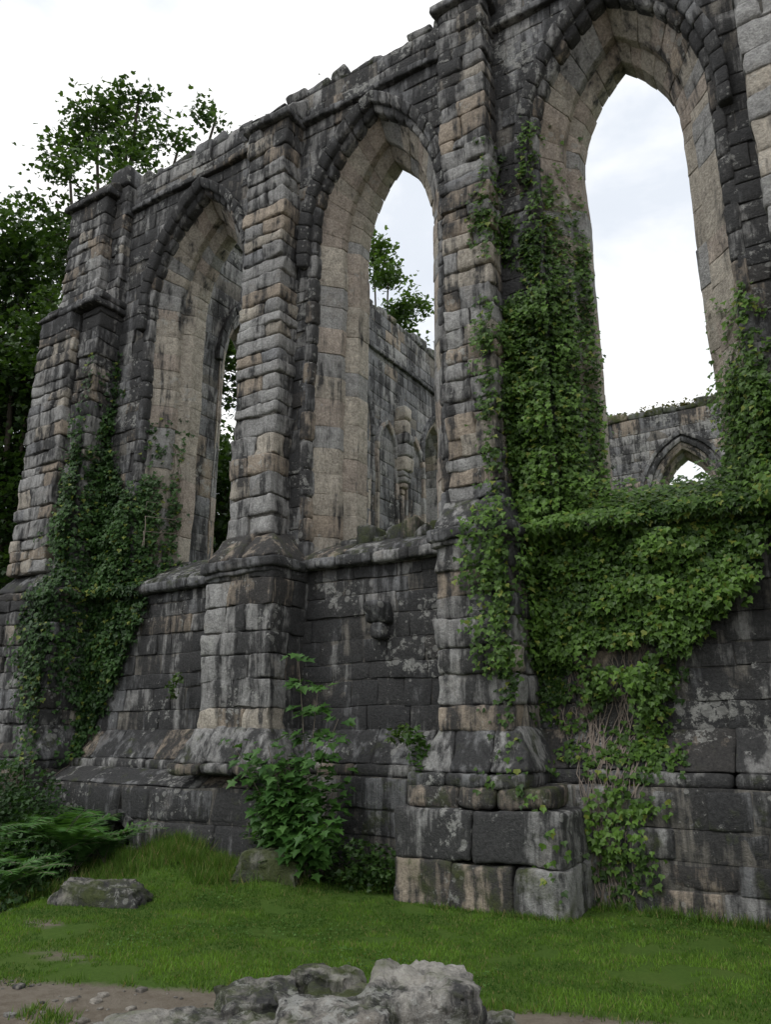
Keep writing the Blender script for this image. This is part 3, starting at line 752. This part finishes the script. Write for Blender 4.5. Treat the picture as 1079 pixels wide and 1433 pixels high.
# ------------------------------------------------------------ trees
def tree(name,base,blobs,nper,size,c0,c1,thr=.42,trunk_r=.4,clump=.45):
    e=empty(name);P=[];Lg=[]
    zmin=min(b[2] for b in blobs)
    cen=np.mean([b[:3] for b in blobs],axis=0)
    fork=np.array([base[0]*.7+cen[0]*.3,base[1]*.7+cen[1]*.3,base[2]+(zmin-base[2])*.7])
    paths=[([base,tuple(np.array(base)*.6+fork*.4+np.array([.1,.1,0])),tuple(fork)],(trunk_r,trunk_r*.7))]
    for b in blobs:
        c=np.array(b[:3]); r=b[3]; mid=(fork+c)/2+np.array([U(-.4,.4),U(-.4,.4),.2*r])
        pts=[]
        for i in range(9):
            f=i/8; pts.append(tuple((1-f)**2*fork+2*f*(1-f)*mid+f*f*c))
        paths.append((pts,(trunk_r*.35,.04)))
        nc=int(nper*r*r)
        d=norm(rng.normal(0,1,(nc,3)))*(rng.random((nc,1))**.45)*r; cc=c+d
        cc=cc[vn(cc*.9,14)>thr-.08]
        for q in cc:
            if random.random()<.35: paths.append(([tuple(c),tuple((c+q)/2+np.array([0,0,.08])),tuple(q)],(.03,.008)))
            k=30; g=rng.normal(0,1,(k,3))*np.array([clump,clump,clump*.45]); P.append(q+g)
            Lg.append(.35+.4*(g[:,2]/clump)+.3*(q[2]-c[2])/r)  # painted shading: leaf colour lighter on top, darker underneath
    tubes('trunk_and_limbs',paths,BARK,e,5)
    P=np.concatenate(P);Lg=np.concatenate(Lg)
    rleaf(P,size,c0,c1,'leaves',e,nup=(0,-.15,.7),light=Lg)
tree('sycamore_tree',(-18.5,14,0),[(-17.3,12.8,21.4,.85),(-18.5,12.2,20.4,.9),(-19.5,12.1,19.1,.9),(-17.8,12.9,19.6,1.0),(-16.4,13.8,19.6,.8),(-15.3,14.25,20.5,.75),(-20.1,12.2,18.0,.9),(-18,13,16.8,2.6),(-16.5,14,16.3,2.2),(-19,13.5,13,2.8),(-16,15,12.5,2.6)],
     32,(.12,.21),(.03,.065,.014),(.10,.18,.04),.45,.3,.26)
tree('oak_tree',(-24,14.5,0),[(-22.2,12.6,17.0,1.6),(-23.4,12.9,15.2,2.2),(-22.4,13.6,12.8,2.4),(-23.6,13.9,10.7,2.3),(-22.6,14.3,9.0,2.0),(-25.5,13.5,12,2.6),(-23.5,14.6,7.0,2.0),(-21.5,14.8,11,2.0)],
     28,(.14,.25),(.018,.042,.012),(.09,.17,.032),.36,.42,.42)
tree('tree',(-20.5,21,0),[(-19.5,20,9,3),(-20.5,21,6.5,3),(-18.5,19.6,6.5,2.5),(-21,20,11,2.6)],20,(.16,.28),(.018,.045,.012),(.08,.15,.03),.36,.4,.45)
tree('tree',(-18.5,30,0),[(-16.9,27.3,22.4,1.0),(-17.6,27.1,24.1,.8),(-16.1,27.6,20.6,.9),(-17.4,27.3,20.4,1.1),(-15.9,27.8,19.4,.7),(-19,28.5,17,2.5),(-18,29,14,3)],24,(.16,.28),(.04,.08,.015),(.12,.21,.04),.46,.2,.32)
P=[];
for i in range(230):
    a=U(0,6.283); d=U(60,95); c=np.array([-5+math.cos(a)*d,10+math.sin(a)*d,U(1,5)])
    r=U(3,5.5); q=norm(rng.normal(0,1,(170,3)))*r*(rng.random((170,1))**.25); q[:,2]*=.9; P.append(c+q)
P=np.concatenate(P); P=P[P[:,2]>0]
wd=empty('woodland'); rleaf(P,(.6,1.1),(.012,.028,.009),(.045,.085,.02),'leaves',wd)
shrub('hedge',[(-22,13,2.2,5,2.5,3.2,16000)],(.12,.2),(.010,.022,.007),(.04,.08,.018))

e=empty('wall_top_plants'); P=[]
for _ in range(90):
    c=np.array([U(-9,6),25.4,12.05]); P.append(c+rng.normal(0,1,(60,3))*np.array([.35,.2,.09]))
rleaf(np.concatenate(P),(.06,.14),(.05,.06,.02),(.17,.15,.06),'leaves',e)
P=[]
for cx in (-10.6,-10.2,-9.5,-6.9,-6.2,-7.9):
    P.append(np.array([cx,8.6,12.2])+rng.normal(0,1,(40,3))*np.array([.14,.14,.05]))
rleaf(np.concatenate(P),(.03,.06),(.03,.05,.015),(.10,.14,.04),'leaves_near',e)

# ------------------------------------------------------------ sky and light
el=math.radians(50); az=math.radians(205)
w=bpy.data.worlds.new("World"); scene.world=w; w.use_nodes=True
t=w.node_tree; t.nodes.clear()
sky=N(t,'ShaderNodeTexSky',sky_type='NISHITA',sun_disc=False); sky.sun_elevation=el; sky.sun_rotation=az
b1=N(t,'ShaderNodeBackground'); b1.inputs['Strength'].default_value=.14; t.links.new(sky.outputs[0],b1.inputs['Color'])
tc=N(t,'ShaderNodeTexCoord')
nf=noise(t,mapping(t,tc.outputs['Generated'],(1,1,2.0)),3.1,6,.55,.3)
cc=mix(t,math_(t,'MULTIPLY',math_(t,'SUBTRACT',nf,.36,clamp=True),4.5,clamp=True),(.74,.785,.85),(1.0,1.0,1.0))
b2=N(t,'ShaderNodeBackground'); b2.inputs['Strength'].default_value=1.2; t.links.new(cc,b2.inputs['Color'])
mx=N(t,'ShaderNodeMixShader')
t.links.new(math_(t,'MULTIPLY_ADD',nf,.4,.78,clamp=True),mx.inputs[0])
t.links.new(b1.outputs[0],mx.inputs[1]); t.links.new(b2.outputs[0],mx.inputs[2])
o=N(t,'ShaderNodeOutputWorld'); t.links.new(mx.outputs[0],o.inputs[0])
sl=bpy.data.lights.new('sun','SUN'); sl.energy=1.1; sl.angle=math.radians(28); sl.color=(1,.98,.95)
so=bpy.data.objects.new('sun',sl); scene.collection.objects.link(so)
dv=Vector((math.sin(az)*math.cos(el),math.cos(az)*math.cos(el),math.sin(el)))
so.rotation_euler=dv.to_track_quat('Z','Y').to_euler()

cam=bpy.data.cameras.new('camera'); co=bpy.data.objects.new('camera',cam); scene.collection.objects.link(co)
co.location=(0,0,1.6); co.rotation_euler=(math.radians(90+16),0,math.radians(32))
cam.sensor_fit='VERTICAL'; cam.sensor_height=24; cam.lens=1077/1433*24; cam.clip_end=3000
scene.camera=co
